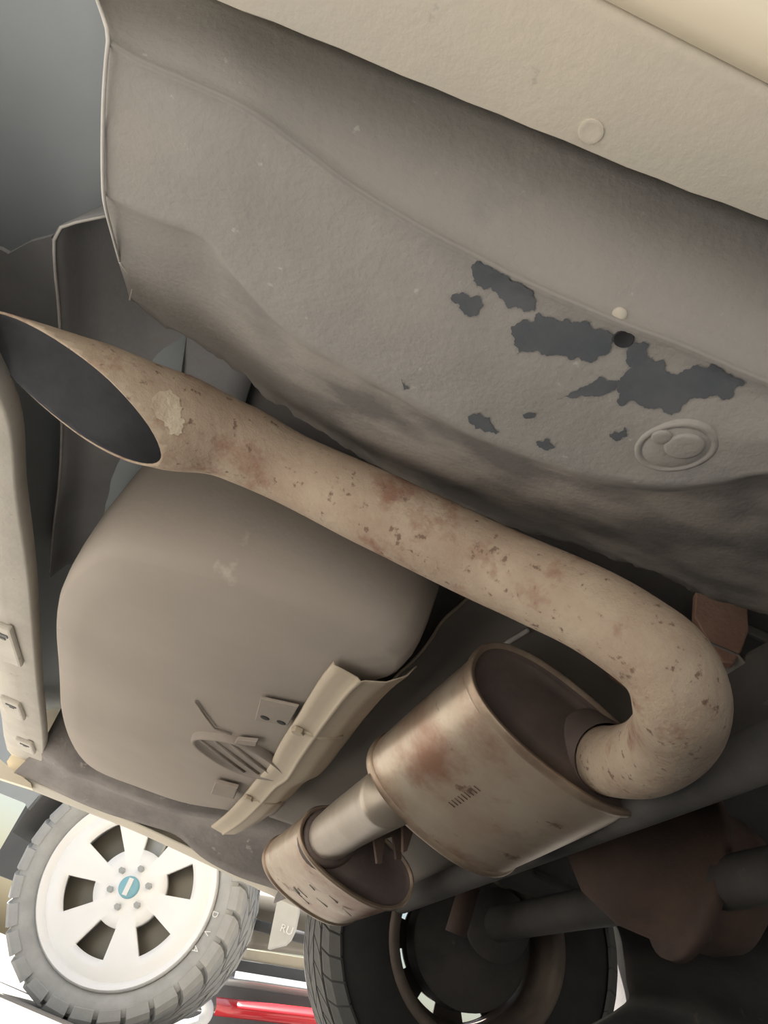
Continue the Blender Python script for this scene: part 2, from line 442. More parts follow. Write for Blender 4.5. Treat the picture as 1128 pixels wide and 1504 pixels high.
# large oval blanking plug with two kidney-shaped pads
l, nr = hit(992, 657)
if nr.z > 0: nr = -nr
ang = math.radians(0)
PL = bmesh.new()
q = nr.to_track_quat('Z', 'Y').to_matrix()
ax = (bz(1045, 630, l.z) - bz(938, 685, l.z)); ax = (ax - nr * ax.dot(nr)).normalized(); ay = nr.cross(ax)
def oval(c, ra, rb, prof, seg=40, p=2.0):
    bm = bmesh.new(); V = []
    for k, h in prof:
        V.append([bm.verts.new(c + ax * (math.copysign(abs(math.cos(a)) ** (2 / p), math.cos(a)) * ra * k) + ay * (math.copysign(abs(math.sin(a)) ** (2 / p), math.sin(a)) * rb * k) + nr * h) for a in (2 * math.pi * i / seg for i in range(seg))])
    for a, b in zip(V, V[1:]):
        for i in range(seg): bm.faces.new((a[i], a[(i + 1) % seg], b[(i + 1) % seg], b[i]))
    bm.faces.new(V[-1]); bmesh.ops.recalc_face_normals(bm, faces=bm.faces); return bm
part('blanking_plug', oval(l, .0245, .0185, [(1.10, -.002), (1.07, .0008), (1.0, .0014), (.92, .0012), (.88, .0004), (.84, .0010), (.4, .0016)]), 'under', 'large oval blanking plug', parent=trough)
for px, py, ra, rb in ((972, 640, .0065, .0055), (1005, 654, .0125, .0105)):
    l2 = bz(px, py, l.z - .001)
    part('plug_pad', oval(l2, ra, rb, [(1.0, -.001), (.96, .0016), (.8, .0022), (.3, .0022)], 24), 'under', parent=trough)
# stud hanging from the panel's dirty edge
p = bz(897, 812, .572)
part('edge_stud', tube([p + Vector((0, 0, .02)), p, p - Vector((0, 0, .008)), p - Vector((0, 0, .011))], [.0055, .0055, .0045, .002], 14), 'under_dirty')
# front end of the trough: folded bracket
bk = [bz(1102, 880, .565), bz(1100, 862, .565), bz(1128, 845, .565), bz(1200, 830, .565), bz(1220, 900, .565), bz(1140, 898, .565)]
part('folded_bracket', extr(bk, Vector((0, 0, .004))), 'under', bevel=.001, smooth=False)

# --- rear panel with flange behind the near trough
Fl = [(158, 317, .575), (110, 327, .565), (90, 334, .56), (80, 350, .555), (81, 400, .552), (86, 450, .552), (89, 520, .552), (90, 640, .552), (86, 715, .552), (78, 780, .555), (72, 850, .56)]
f0 = [bz(*a) for a in Fl]
f1 = [p + Vector((.010, .002, .035)) for p in f0]
f2 = [p + Vector((.06, .02, .07)) for p in f0]
f3 = [p + Vector((.16, .03, .095)) for p in f0]
rows = loft([f0, f1, f2, f3], 60, [3, 5, 4])
for r in rows:
    for p in r: p.z += mnoise.noise(p * 18) * .003
part('rear_panel', down(grid(rows)), 'panel_rear', solid=.002)
part('rear_panel_flange', tube(catmull(f0, 60), .0013, 8), 'edge', 'thin bright flange edge')
bk = [bz(-80, 345, .58), bz(0, 366, .58), bz(12, 373, .58), bz(45, 355, .58), bz(76, 347, .58), bz(84, 430, .58), bz(88, 520, .58), bz(-80, 520, .58)]
part('bumper_bracket', extr(bk, Vector((0, 0, .004))), 'panel_rear', smooth=False)

# --- rear bumper
lipR = [(-150, 300), (-60, 480), (8, 615), (22, 735), (40, 860), (52, 1000), (62, 1090), (66, 1140)]
l0 = [bz(x, y, .45) for x, y in lipR]
l0[-1].y = 2.1
BP = catmull(l0, 80)
def shift(dx, dz, k=1): return [p + Vector((dx, 0, dz)) for p in BP]
rows = [shift(.0, .022), shift(.001, .003), shift(-.001, 0), shift(-.03, .0), shift(-.034, -.003), shift(-.075, -.003), shift(-.09, .004), shift(-.115, .03), shift(-.135, .09), shift(-.14, .2), shift(-.13, .36)]
part('rear_bumper', down(grid(rows)), 'plastic_lip', 'dusty grey lower lip of the rear bumper', solid=.003, angle=60)
rows = [shift(-.132, .1), shift(-.128, .2), shift(-.12, .36)]
part('bumper_inner', down(grid(rows), Vector((1, 0, 0))), 'plastic', solid=.002)
rows = [[Vector((x, .15 + 1.93 * j / 24, z + .012 * math.sin(j * .5))) for j in range(25)] for x, z in ((-.50, .52), (-.44, .57), (-.38, .605), (-.30, .62), (-.20, .625))]
part('bumper_liner', down(grid(rows)), 'plastic', 'smooth blue-grey inside of the bumper corner', solid=.003)  # angled to catch ground light; glare is painted into its colour
for px, py, ln in ((14, 945, .16), (24, 1040, .11), (42, 1095, .09)):
    p = bz(px, py, .446)
    pad = part('bumper_pad', box((-.024, -ln / 2, -.007), (.014, ln / 2, .004), at=p), 'plastic_lip', bevel=.004, smooth=False)
    part('slot', box((-.012, -ln * .36, -.0085), (.008, -ln * .30, -.0065), at=p), 'darkgrey', parent=pad, smooth=False)
    part('slot', box((-.006, -ln * .26, -.0085), (.003, -ln * .22, -.0065), at=p), 'darkgrey', parent=pad, smooth=False)

# --- fuel tank
def tank_pts():
    # outline of the underside (pixel, at z = .44) around the tank
    zt = .44
    O = [bz(*q, zt) for q in ((205, 812), (145, 805), (104, 832), (82, 865), (74, 900), (76, 960), (84, 1045), (98, 1092), (132, 1132), (200, 1162), (262, 1183), (330, 1194), (400, 1205), (440, 1150), (490, 1080), (560, 1005), (600, 985), (610, 960), (580, 938), (480, 895), (385, 860), (290, 832))]
    return O
O = tank_pts()
cen = sum(O, Vector()) / len(O)
Oc = O + [O[0]]
N = 120
ring = catmull(Oc, N + 1)[:-1]
rows = []
for k, dz in ((.98, .15), (1.0, .09), (1.0, .05), (.994, .028), (.983, .013), (.966, .004), (.94, -.0005), (.8, -.002), (.6, -.003), (.4, -.004), (.2, -.004), (.05, -.004)):
    rows.append([Vector((cen.x + (p.x - cen.x) * k, cen.y + (p.y - cen.y) * k, .44 + dz)) for p in ring])
for r in rows:
    for p in r: p.z += mnoise.noise(p * 5) * .003
bm = grid(rows, close=True)
bm.faces.new([v for v in bm.verts][-N:])
tank = part('fuel_tank', down(bm), 'tank', 'large dusty brown fuel tank')
tz = .4325
def tpart(name, pts, m, z=tz, h=-.004, **k):
    return part(name, extr([bz(x, y, z) for x, y in pts], Vector((0, 0, h))), m, parent=tank, smooth=False, **k)
tpart('tank_tab', [(384, 1022), (440, 1034), (424, 1062), (376, 1054)], 'tank_dark', bevel=.001)
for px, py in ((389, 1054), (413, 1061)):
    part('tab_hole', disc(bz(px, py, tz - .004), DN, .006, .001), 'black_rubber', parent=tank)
tpart('clip', [(350, 1081), (380, 1084), (378, 1091), (346, 1087)], 'tank_dark', h=-.006, bevel=.001)
# oval recess with ribs, drawn as a dished rim
c = bz(352, 1112, tz - .001)
ax = (bz(400, 1120, tz) - bz(304, 1108, tz)).normalized(); nr = DN; ay = nr.cross(ax)
hw = (bz(400, 1120, tz) - bz(304, 1108, tz)).length / 2; hh = (bz(350, 1095, tz) - bz(352, 1132, tz)).length / 2
part('tank_recess', oval(c, hw, hh, [(1.06, -.006), (1.04, .004), (1.0, .006), (.95, .005), (.9, .001), (.3, .001)], 40, 2.6), 'tank_dark', 'oval ribbed recess', parent=tank)
for t in (-.5, -.05, .4):
    cc = c + ax * (hw * t)
    part('recess_rib', tube([cc + ay * hh * .8 + DN * .001, cc + DN * .002, cc - ay * hh * .8 + DN * .001], .003, 8), 'tank_dark', parent=tank)
tpart('clip', [(318, 1143), (352, 1152), (346, 1168), (312, 1160)], 'tank_dark', h=-.008, bevel=.002)
part('tank_crease', tube([bz(x, y, tz + .001) for x, y in ((286, 1030), (300, 1050), (315, 1070), (340, 1078))], .0018, 8), 'tank', parent=tank)
for px, py in ((106, 1128), (118, 1124)):
    p = by(px, py, 1.9)
    part('tank_bolt', tube([p + Vector((0, 0, .05)), p, p - Vector((0, 0, .012))], [.01, .012, .006], 12), 'shield', parent=tank)

# --- heat shield between tank and mufflers
zs = .428
Lf = [(490, 977, zs), (470, 1002, zs), (440, 1050, zs), (410, 1098, zs), (395, 1128, zs), (380, 1143, zs), (362, 1165, zs), (335, 1195, zs), (310, 1215, zs)]
s0 = [bz(*a) for a in Lf]
wid = [.075, .073, .072, .076, .075, .07, .072, .072, .07]
def sh(f, dz): return [p + Vector((w_ * f, -.004 * f, dz)) for p, w_ in zip(s0, wid)]
rows = loft([sh(-.02, .004), sh(0, 0), sh(.36, -.003), sh(.42, -.006), sh(.48, -.003), sh(.75, .004), sh(1.0, .020), sh(1.08, .034)], 70, [2, 3, 2, 2, 4, 5, 2], smooth=False)
shield = part('heat_shield', down(grid(rows)), 'shield', 'pale dusty aluminium heat shield', solid=.0015)
for px, py in ((438, 1073), (365, 1172)):
    p = bz(px, py, zs - .004)
    part('shield_bolt', disc(p, DN, .009, .004, 6), 'shield', parent=shield, smooth=False)
    part('shield_rib', tube([p + Vector((.0, .0, .002)), p + Vector((.03, -.004, .004)), p + Vector((.055, -.008, .012))], [.004, .005, .003], 8), 'shield', parent=shield)
# tunnel panel above the mufflers
tl_ = [(395, 1200, .47), (470, 1110, .50), (520, 1062, .52), (560, 1018, .54), (585, 990, .55), (612, 965, .56), (632, 940, .565), (650, 912, .57), (672, 892, .575), (700, 868, .575), (760, 830, .575)]
zt2 = .575
t0 = [bz(*a) for a in tl_]
t1 = [p + Vector((.06, .0, .004)) for p in t0]; t2 = [p + Vector((.26, .0, .012)) for p in t0]; t3 = [p + Vector((.33, .0, -.03)) for p in t0]
part('tunnel_panel', down(grid(loft([t0, t1, t2, t3], 50, 4))), 'tunnel', 'grey tunnel panel above the muffler', solid=.003)
part('tunnel_flange', tube(catmull([bz(*q) for q in tl_[3:]], 30), .002, 8), 'shield')
part('tunnel_flange', tube([bz(x, y, zt2 - .002) for x, y in ((700, 985), (735, 950), (775, 926))], .003, 8), 'edge')

# --- mufflers
def can(name, Nc, Fc, a, b, tilt, label, p=2.4, rim=.0032):
    Nc, Fc = Vector(Nc), Vector(Fc)
    axd = (Fc - Nc); L = axd.length; axd.normalize()
    mj = Vector((math.cos(tilt), 0, -math.sin(tilt))); mj = (mj - axd * mj.dot(axd)).normalized(); mn = axd.cross(mj)
    def ring(s, k, seg=72, e=0):
        return [Nc + axd * s + mj * (math.copysign(abs(math.cos(t)) ** (2 / p), math.cos(t)) * (a * k + e)) + mn * (math.copysign(abs(math.sin(t)) ** (2 / p), math.sin(t)) * (b * k + e)) for t in (2 * math.pi * i / seg for i in range(seg))]
    body = part(name, grid([ring(s, 1, e=e) for s, e in ((.004, 0), (.012, .0), (L * .3, .0005), (L * .7, .0005), (L - .012, .0), (L - .004, .0))], close=True), 'muffler', label)
    for s0_, sg in ((0, 1), (L, -1)):
        # rolled rim bead
        rr = [ring(s0_ + sg * s, 1, e=e) for s, e in ((-.002, -.004), (-.005, 0), (-.005, rim * .6), (-.001, rim), (.005, rim), (.009, rim * .5), (.010, -.001))]
        part('rolled_rim', down(grid(rr, close=True), -axd * sg), 'rim_steel', parent=body)
        cap = grid([ring(s0_ + sg * s, k, e=e) for s, k, e in ((-.002, 1, -.003), (.003, 1, -.006), (.005, .9, 0), (.002, .6, 0), (.0, .3, 0), (.0, .05, 0))], close=True)
        cap.verts.ensure_lookup_table(); cap.faces.new([cap.verts[i] for i in range(len(cap.verts) - 72, len(cap.verts))])
        part('end_cap', down(cap, -axd * sg), 'muffler_cap', parent=body)
    # folded side seam
    sp_ = [Nc + axd * (L * t) - mj * (a + .001) * math.cos(.35) + mn * 0 for t in (.02, .5, .98)]
    return body, axd, mj, mn, L
mA, axA, mjA, mnA, LA = can('muffler', (.308, .72, .456), (.284, .97, .413), .113, .054, math.radians(14.5), 'large oval muffler with blue-brown heat stains')
seam = [Vector((.308, .72, .456)) + axA * (LA * t) - mjA * .104 + mnA * (.026 if mnA.z > 0 else -.026) for t in (.03, .35, .65, .97)]
part('seam', tube(seam, .003, 8), 'rim_steel', parent=mA)
mB, axB, mjB, mnB, LB = can('muffler', (.277, 1.35, .389), (.262, 1.60, .372), .106, .052, math.radians(12), 'smaller, scraped oval muffler at the far end')
# stamped marks on the large muffler
lowA = -mnA if mnA.z > 0 else mnA
for i in range(9):
    t = .50 - .028 * i * .55
    c = Vector((.308, .72, .456)) + axA * (LA * (.62 - i * .028)) - mjA * .018 + lowA * .0548
    part('stamped_mark', tube([c - mjA * .005, c + mjA * .004], .0005, 6), 'rusty', parent=mA)
for i in range(8):
    c = Vector((.277, 1.35, .389)) + axB * random.uniform(.04, .2) + mjB * random.uniform(-.05, .06)
    c += lowB_ * .0525 if False else (-mnB if mnB.z > 0 else mnB) * .0522
    part('scrape', tube([c, c + mjB * random.uniform(.012, .03) + axB * .006], .0011, 6), 'edge', parent=mB)
# connecting pipe
pc = [by(578, 1166, .955), by(545, 1187, 1.08), by(510, 1210, 1.22), by(482, 1231, 1.36)]
part('connecting_pipe', tube(catmull(pc, 16), .038, 32), 'steel', 'short grey steel pipe between the mufflers')
part('pipe_collar', tube([pc[-1] - (pc[-1] - pc[-2]).normalized() * .03, pc[-1]], [.0405, .052], 32), 'muffler_cap')
# tail pipe
Ppx = [by(872, 1112, .745), by(905, 1118, .69), by(950, 1112, .62), by(990, 1080, .545), bd(1001, 1032, .565), bd(980, 976, .56), bd(930, 934, .575), bd(865, 894, .60), bd(785, 857, .63), bd(700, 819, .655), bd(560, 752, .67), bd(430, 690, .685), bd(340, 646, .675), bd(250, 618, .655), bd(120, 583, .625), bd(20, 556, .605), bd(-70, 532, .59), bd(-130, 516, .58)]
PR = [.034, .034, .0345, .035, .0345, .0335, .033, .033, .0335, .034, .0335, .0315, .034, .0415, .0465, .047, .047, .047]
n = 140
cpts = catmull(Ppx, n)
# interpolate radii by nearest control point progress
def prog(ctrl, dense):
    out = []
    idx = []; j = 0
    for c_ in ctrl:
        k = min(range(len(dense)), key=lambda q: (dense[q] - c_).length); idx.append(k)
    return idx
ix = prog(Ppx, cpts)
rad = []
for i in range(n):
    for a in range(len(ix) - 1):
        if ix[a] <= i <= ix[a + 1]:
            t = (i - ix[a]) / max(1, ix[a + 1] - ix[a]); t = t * t * (3 - 2 * t)
            rad.append(PR[a] + (PR[a + 1] - PR[a]) * t); break
bm = tube(cpts, rad, 48, caps=False)
# slanted cut of the tip
lip = bd(236, 690, .655)
top = bd(-75, 478, .60)
top.z += .012
tdir = (top - lip).normalized()
# make the cut plane: contains lip->top and the horizontal across the pipe
axis = (cpts[-20] - cpts[-40]).normalized()
acr = axis.cross(Vector((0, 0, 1))).normalized()
LOW = bd(236, 690, .655)
# lower and upper points of the section
k0 = min(range(n), key=lambda q: (cpts[q] - bd(264, 622, .658)).length)
k1 = min(range(n), key=lambda q: (cpts[q] - bd(-85, 528, .59)).length)
pl0 = cpts[k0] - Vector((0, 0, rad[k0])); pl1 = cpts[k1] + Vector((0, 0, rad[k1]))
tdir = (pl1 - pl0).normalized(); acr = axis.cross(Vector((0, 0, 1))).normalized()
pn = tdir.cross(acr).normalized()
if pn.z > 0: pn = -pn
TILT = 4
pa = Matrix.Rotation(math.radians(TILT), 3, tdir) @ pn; pb = Matrix.Rotation(math.radians(-TILT), 3, tdir) @ pn
pn = pa if pa.y < pb.y else pb
bmesh.ops.bisect_plane(bm, geom=bm.verts[:] + bm.edges[:] + bm.faces[:], plane_co=pl0, plane_no=pn, clear_outer=False, clear_inner=False)
kill = [f for f in bm.faces if (f.calc_center_median() - pl0).dot(pn) > 1e-5 and f.calc_center_median().x < cpts[k0].x + .03]
bmesh.ops.delete(bm, geom=kill, context='FACES')
tail = part('tail_pipe', bm, 'pipe', 'rusty tail pipe with a slanted open tip', solid=.002)
tail.data.materials.append(MT['soot']); tail.modifiers['thick'].material_offset = 1
# flaky light scale near the tip
bt = bmesh.new(); bt.from_mesh(tail.data); bvt = BVHTree.FromBMesh(bt); bt.free()
def ppatch(pts, m, amp=.3, off=.0006):
    P = jag(pts, amp, 3); n_ = len(P)
    vs = list(P)
    x0, x1 = min(p.x for p in P), max(p.x for p in P); y0, y1 = min(p.y for p in P), max(p.y for p in P)
    x = x0
    while x < x1:
        y = y0
        while y < y1: vs.append(Vector((x + random.uniform(-1, 1), y))); y += 7
        x += 7
    v, e, f, *_ = delaunay_2d_cdt(vs, [(i, (i + 1) % n_) for i in range(n_)], [list(range(n_))], 1, .01)
    b2 = bmesh.new(); V = []
    for p in v:
        l, nr, _, _ = bvt.ray_cast(CAM, ray(p.x, p.y).normalized())
        V.append(b2.verts.new(l - ray(p.x, p.y).normalized() * .0008) if l else None)
    for ff in f:
        if all(V[i] for i in ff):
            try: b2.faces.new([V[i] for i in ff])
            except ValueError: pass
    bmesh.ops.delete(b2, geom=[v_ for v_ in b2.verts if not v_.link_faces], context='VERTS')
    left = set(b2.faces); best = set()
    while left:
        st = [left.pop()]; comp = set(st)
        while st:
            f_ = st.pop()
            for e_ in f_.edges:
                for g_ in e_.link_faces:
                    if g_ in left: left.discard(g_); comp.add(g_); st.append(g_)
        if len(comp) > len(best): best = comp
    bmesh.ops.delete(b2, geom=[f_ for f_ in b2.faces if f_ not in best], context='FACES')
    part('rust_scale', down(b2, -ray(*pts[0])), m, parent=tail)
ppatch([(222, 586), (245, 574), (264, 592), (272, 618), (262, 640), (242, 626)], 'pipe_scale')
# collar where the tail pipe meets the muffler
part('pipe_weld', tube([Ppx[0] + Vector((-.012, .0, .0)), Ppx[1].lerp(Ppx[0], .55), Ppx[1].lerp(Ppx[0], .3)], [.046, .040, .036], 32, caps=False), 'muffler_cap')

# --- hangers and brackets
hb = [by(x, y, .66) for x, y in ((1022, 868), (1050, 862), (1098, 890), (1100, 925), (1090, 955), (1078, 975), (1062, 972), (1040, 940), (1020, 905))]
part('hanger_plate', extr(hb, Vector((.004, .012, 0))), 'rust_red', 'rust-red exhaust hanger plate', bevel=.002, smooth=False)
part('hanger_rod', tube([by(880, 960, .85), by(905, 985, .8), by(925, 998, .76)], .012, 10), 'rust_red')
part('cross_bar', tube([by(890, 905, .95), by(1022, 870, .72)], .005, 8), 'dark')
hk = [(548, 1222), (570, 1215), (590, 1212), (590, 1262), (582, 1262), (578, 1228), (566, 1232), (562, 1268), (554, 1268)]
part('hanger_fork', extr([by(x, y, 1.2) for x, y in hk], Vector((.0, .01, 0))), 'rusty', bevel=.001, smooth=False)
hk = [(592, 1205), (612, 1206), (606, 1225), (598, 1250), (592, 1252)]
part('hanger_fork', extr([by(x, y, 1.1) for x, y in hk], Vector((.0, .01, 0))), 'rusty', bevel=.001, smooth=False)

# --- lateral rod, axle, differential
def rod(name, a, b, r, m, **k): return part(name, tube([a, a.lerp(b, .5), b], r, 20), m, **k)
ra_, rb_ = by(590, 1325, 1.75), by(1150, 1095, .5)
rod('lateral_rod', ra_, rb_, .022, 'dark', label='dark lateral suspension rod')
part('chassis_rail', box((.47, .5, .50), (.56, 1.75, .60)), 'dark', smooth=False, bevel=.01)
rod('brake_line', by(1015, 1068, .8), by(1150, 1030, .6), .005, 'dark')
AX = Vector((WX, 1.9, WZ + .03)); AN = Vector((WX, .36, WZ + .06))
part('rear_axle', tube([AX, AX.lerp(AN, .12), AX.lerp(AN, .2), AX.lerp(AN, .3), AX.lerp(AN, .5), AX.lerp(AN, .7), AX.lerp(AN, .8), AN], [.04, .034, .034, .034, .036, .034, .034, .04], 24), 'dark')
dc = by(985, 1272, 1.12)
bm = bmesh.new()
prof = [(0.0, -.12), (.05, -.118), (.085, -.10), (.10, -.07), (.104, -.03), (.125, -.028), (.125, -.012), (.108, -.01), (.105, .05), (.08, .10), (.04, .13), (0, .132)]
prof = [(r * 1.0, y * 1.15) for r, y in prof]; dm = lathe(prof, 40); xform(dm, Matrix.Translation(Vector((dc.x, dc.y, dc.z))) @ Matrix.Rotation(math.radians(80), 4, 'Z'))
diff = part('differential', dm, 'rusty', 'rusty brown differential housing')
for i in range(10):
    a = 2 * math.pi * i / 10
    p = Matrix.Translation(dc) @ Matrix.Rotation(math.radians(80), 4, 'Z') @ Vector((.116 * math.sin(a), -.03, .116 * math.cos(a)))
    part('cover_bolt', disc(p, (Matrix.Rotation(math.radians(80), 3, 'Z') @ Vector((0, -1, 0))), .008, .006, 6), 'dark', parent=diff, smooth=False)
part('axle_flange', tube([AX + Vector((0, -.10, 0)), AX + Vector((0, -.085, 0))], .075, 28), 'dark')
part('shock_absorber', tube([Vector((.60, 1.72, .40)), Vector((.60, 1.70, .52)), Vector((.60, 1.70, .525)), Vector((.60, 1.66, .66))], [.022, .022, .03, .03], 20), 'rusty')
part('spring_seat', box((.62, 1.45, .50), (.78, 1.62, .56)), 'dark', smooth=False, bevel=.01)
g0 = [by(x, y, 1.45) for x, y in ((908, 1362), (960, 1368), (1040, 1360), (1128, 1340), (1260, 1310))]
g1 = [by(x, y, 1.36) for x, y in ((916, 1400), (975, 1402), (1050, 1400), (1128, 1390), (1260, 1370))]
g2 = [by(x, y, 1.30) for x, y in ((920, 1440), (985, 1440), (1060, 1455), (1128, 1470), (1260, 1480))]
g3 = [by(x, y, 1.25) for x, y in ((918, 1478), (990, 1490), (1060, 1520), (1128, 1550), (1260, 1600))]
g4 = [p + Vector((0, .15, -.05)) for p in g3]
part('skid_plate', down(grid(loft([[p + Vector((0, .1, .08)) for p in g0], g0, g1, g2, g3, g4], 30, 4, smooth=True)), Vector((0, -1, -.3))), 'dark', 'dark curved skid plate', solid=.004)
part('rocker_inner', box((1.22, 2.02, .30), (3.8, 2.135, .66)), 'dark', smooth=False, bevel=.01)

# --- far side inner panels
Lq = [(20, 1135), (60, 1152), (110, 1176), (160, 1196), (215, 1212), (260, 1228), (300, 1262), (350, 1288), (400, 1305), (440, 1322), (490, 1340), (560, 1352)]
q0 = [by(x, y, 2.10) for x, y in Lq]
Uq = [(60, 1095), (100, 1130), (140, 1140), (200, 1168), (262, 1188), (330, 1198), (400, 1205), (450, 1215), (500, 1235), (560, 1270), (600, 1290), (640, 1310)]
q1 = [by(x, y, 1.93) for x, y in Uq]
qm = [a.lerp(b, .5) + Vector((0, .02, .02)) for a, b in zip(catmull(q0, 20), catmull(q1, 20))]
q2 = [p + Vector((0, -.03, .12)) for p in q1]
part('inner_quarter_panel', down(grid(loft([q0, qm, q1, q2], 60, 4, smooth=True)), Vector((0, -1, -.3))), 'under_dirty', 'dark curved inner quarter panel', solid=.002)
# inward flange of the far sill: tan strip
Fo = [(-40, 1124), (45, 1160), (120, 1190), (200, 1222), (300, 1268), (400, 1316), (440, 1334), (480, 1350)]
fo = [by(x, y, 2.15) for x, y in Fo]
fi = [p + Vector((0, -.045 , .012)) for p in fo]
part('sill_flange', down(grid(loft([[p + Vector((0, 0, .02)) for p in fo], fo, [p + Vector((0, -.006, -.001)) for p in fo], fi], 40, [1, 1, 4]))), 'cream_dusty', 'dusty cream flange of the far sill', solid=.002)
cq = [by(x, y, 2.1) for x, y in ((-40, 1085), (0, 1115), (18, 1130), (45, 1150), (47, 1158), (0, 1143), (-40, 1125))]
part('corner_panel', extr(cq, Vector((0, .03, 0))), 'cream', smooth=False)
# wheel housings (arched liners)
for yy in ((1.88, 2.135),):
    rows = []
    for k in range(29):
        a = math.radians(-8 + 196 * k / 28); r = WR + .075
        rows.append([Vector((WX + r * math.cos(a), y, WZ + r * math.sin(a))) for y in (yy[0], (yy[0] + yy[1]) / 2, yy[1])])
    part('wheel_arch_liner', down(grid(rows), DN), 'floor', solid=.003)

# --- rear wheels
def make_wheel(yin, sgn):
    """yin: inner face y; sgn +1: outer side towards +y"""
    T = Matrix.Translation((WX, yin, WZ)) @ Matrix.Diagonal((1, sgn, 1, 1))
    R = WR; rr = .203
    prof = [(rr, .0), (rr + .02, -.008), (rr + .07, -.016), (R - .06, -.012), (R - .03, .0), (R - .014, .022), (R - .012, .06), (R - .012, .17), (R - .014, .208), (R - .03, .23), (R - .06, .24), (rr + .07, .245), (rr + .02, .236), (rr, .228)]
    bm = lathe(prof, 96); xform(bm, T); bmesh.ops.recalc_face_normals(bm, faces=bm.faces)
    ty = part('tyre', bm, 'rubber', 'black road tyre')
    barrel = [(rr + .012, .0), (rr + .012, -.006), (rr, -.008), (rr - .012, 0), (rr - .016, .02), (rr - .02, .05), (rr - .035, .08), (rr - .035, .17), (rr - .02, .2), (rr - .005, .222), (rr + .008, .23)]
    bm = lathe(barrel, 72); xform(bm, T)
    rim = part('wheel_rim', bm, 'wheel_lip', 'dusty brown wheel rim', solid=.003, offset=0)
    # spoke disc near the outer face with slots at its edge
    bm = bmesh.new(); segs = 120; rads = [.03, .07, .12, .132, .165, .178]
    V = [[bm.verts.new((q * math.sin(2 * math.pi * i / segs), .185 - .02 * (q / .178), q * math.cos(2 * math.pi * i / segs))) for i in range(segs)] for q in rads]
    for a in range(len(rads) - 1):
        for i in range(segs):
            if a == 3 and (i % 15) in (1, 2, 3, 4, 5, 6): continue
            bm.faces.new((V[a][i], V[a][(i + 1) % segs], V[a + 1][(i + 1) % segs], V[a + 1][i]))
    xform(bm, T); bmesh.ops.recalc_face_normals(bm, faces=bm.faces)
    part('spoke_disc', bm, 'wheel_dark', parent=rim, solid=.006, smooth=False)
    prof = [(.0, .03), (.06, .03), (.075, .035), (.135, .035), (.142, .04), (.142, .10), (.12, .105), (0, .105)]
    bm = lathe(prof, 56); xform(bm, T); bmesh.ops.recalc_face_normals(bm, faces=bm.faces)
    part('brake_drum', bm, 'dark', angle=40)
    return ty, T
ty, T = make_wheel(1.90, 1)
nb = 46
def tblock(prof, da, skew):
    bm = bmesh.new(); A_ = []; B_ = []
    for r, y in prof:
        A_.append(bm.verts.new((r * math.sin(-da + y * skew), y, r * math.cos(-da + y * skew))))
        B_.append(bm.verts.new((r * math.sin(da + y * skew), y, r * math.cos(da + y * skew))))
    bm.faces.new(A_); bm.faces.new(B_[::-1])
    for i in range(len(prof)):
        j = (i + 1) % len(prof); bm.faces.new((A_[i], B_[i], B_[j], A_[j]))
    bmesh.ops.recalc_face_normals(bm, faces=bm.faces); return bm
Q = WR
orows = [([(Q - .046, -.012), (Q - .040, -.017), (Q - .018, -.004), (Q - .008, .016), (Q - .008, .022), (Q - .02, .022)], .90, 2, 0),
         ([(Q - .016, .030), (Q - .005, .030), (Q - .001, .072), (Q - .016, .072)], .90, 2.5, .5), ([(Q - .016, .080), (Q, .080), (Q, .122), (Q - .016, .122)], .92, -2.5, .2),
         ([(Q - .016, .130), (Q, .130), (Q, .172), (Q - .016, .172)], .92, 2.5, .7), ([(Q - .016, .180), (Q - .001, .180), (Q - .008, .225), (Q - .02, .23)], .90, 2, 0)]
for prof_, f_, sk_, ph_ in orows:
    base = None
    for i in range(nb):
        a = 2 * math.pi * (i + ph_) / nb
        if base is None: o = base = part('tread_block', tblock(prof_, math.pi / nb * f_, sk_), 'rubber_dusty', parent=ty, smooth=False)
        else:
            o = base.copy(); C.objects.link(o)
        o.parent = ty
        o.matrix_basis = Matrix.Translation((WX, 1.90, WZ)) @ Matrix.Rotation(a, 4, 'Y')
make_wheel(.36, -1)

# ================================================================== NEIGHBOURING VEHICLE
NW = Vector((-.085, 2.88, .345)); NR = .385
nrot = math.radians(-20)
nv = thing('parked_truck', 'neighbouring vehicle with white six-spoke alloy wheel, knobbly tyre and white mud flap', 'truck', (NW.x, NW.y, -.03))
nv.rotation_euler.z = nrot
def npart(name, bm, m, label=None, parent=None, **k):
    o = ob(name, bm, m, None, **k); o.parent = parent or nv
    if label: o['label'] = label
    return o
hz = NW.z + .03        # hub height in local coordinates
TW = Matrix.Translation((0, 0, hz))
# local: outer face towards -Y
R, rr = NR, .290
prof = [(rr, .012), (rr + .015, -.004), (rr + .04, -.014), (rr + .07, -.014), (R - .028, -.004), (R - .016, .01), (R - .014, .05), (R - .014, .2), (R - .016, .235), (R - .028, .25), (rr + .07, .26), (rr + .03, .255), (rr, .24)]
bm = lathe(prof, 96); xform(bm, TW)
nty = npart('tyre', bm, 'rubber_pale', 'grey dusty all-terrain tyre')
NB = 27
def tblock(prof, da, skew):
    bm = bmesh.new(); A_ = []; B_ = []
    for r, y in prof:
        A_.append(bm.verts.new((r * math.sin(-da + y * skew), y, r * math.cos(-da + y * skew))))
        B_.append(bm.verts.new((r * math.sin(da + y * skew), y, r * math.cos(da + y * skew))))
    bm.faces.new(A_); bm.faces.new(B_[::-1])
    for i in range(len(prof)):
        j = (i + 1) % len(prof); bm.faces.new((A_[i], B_[i], B_[j], A_[j]))
    bmesh.ops.recalc_face_normals(bm, faces=bm.faces); return bm
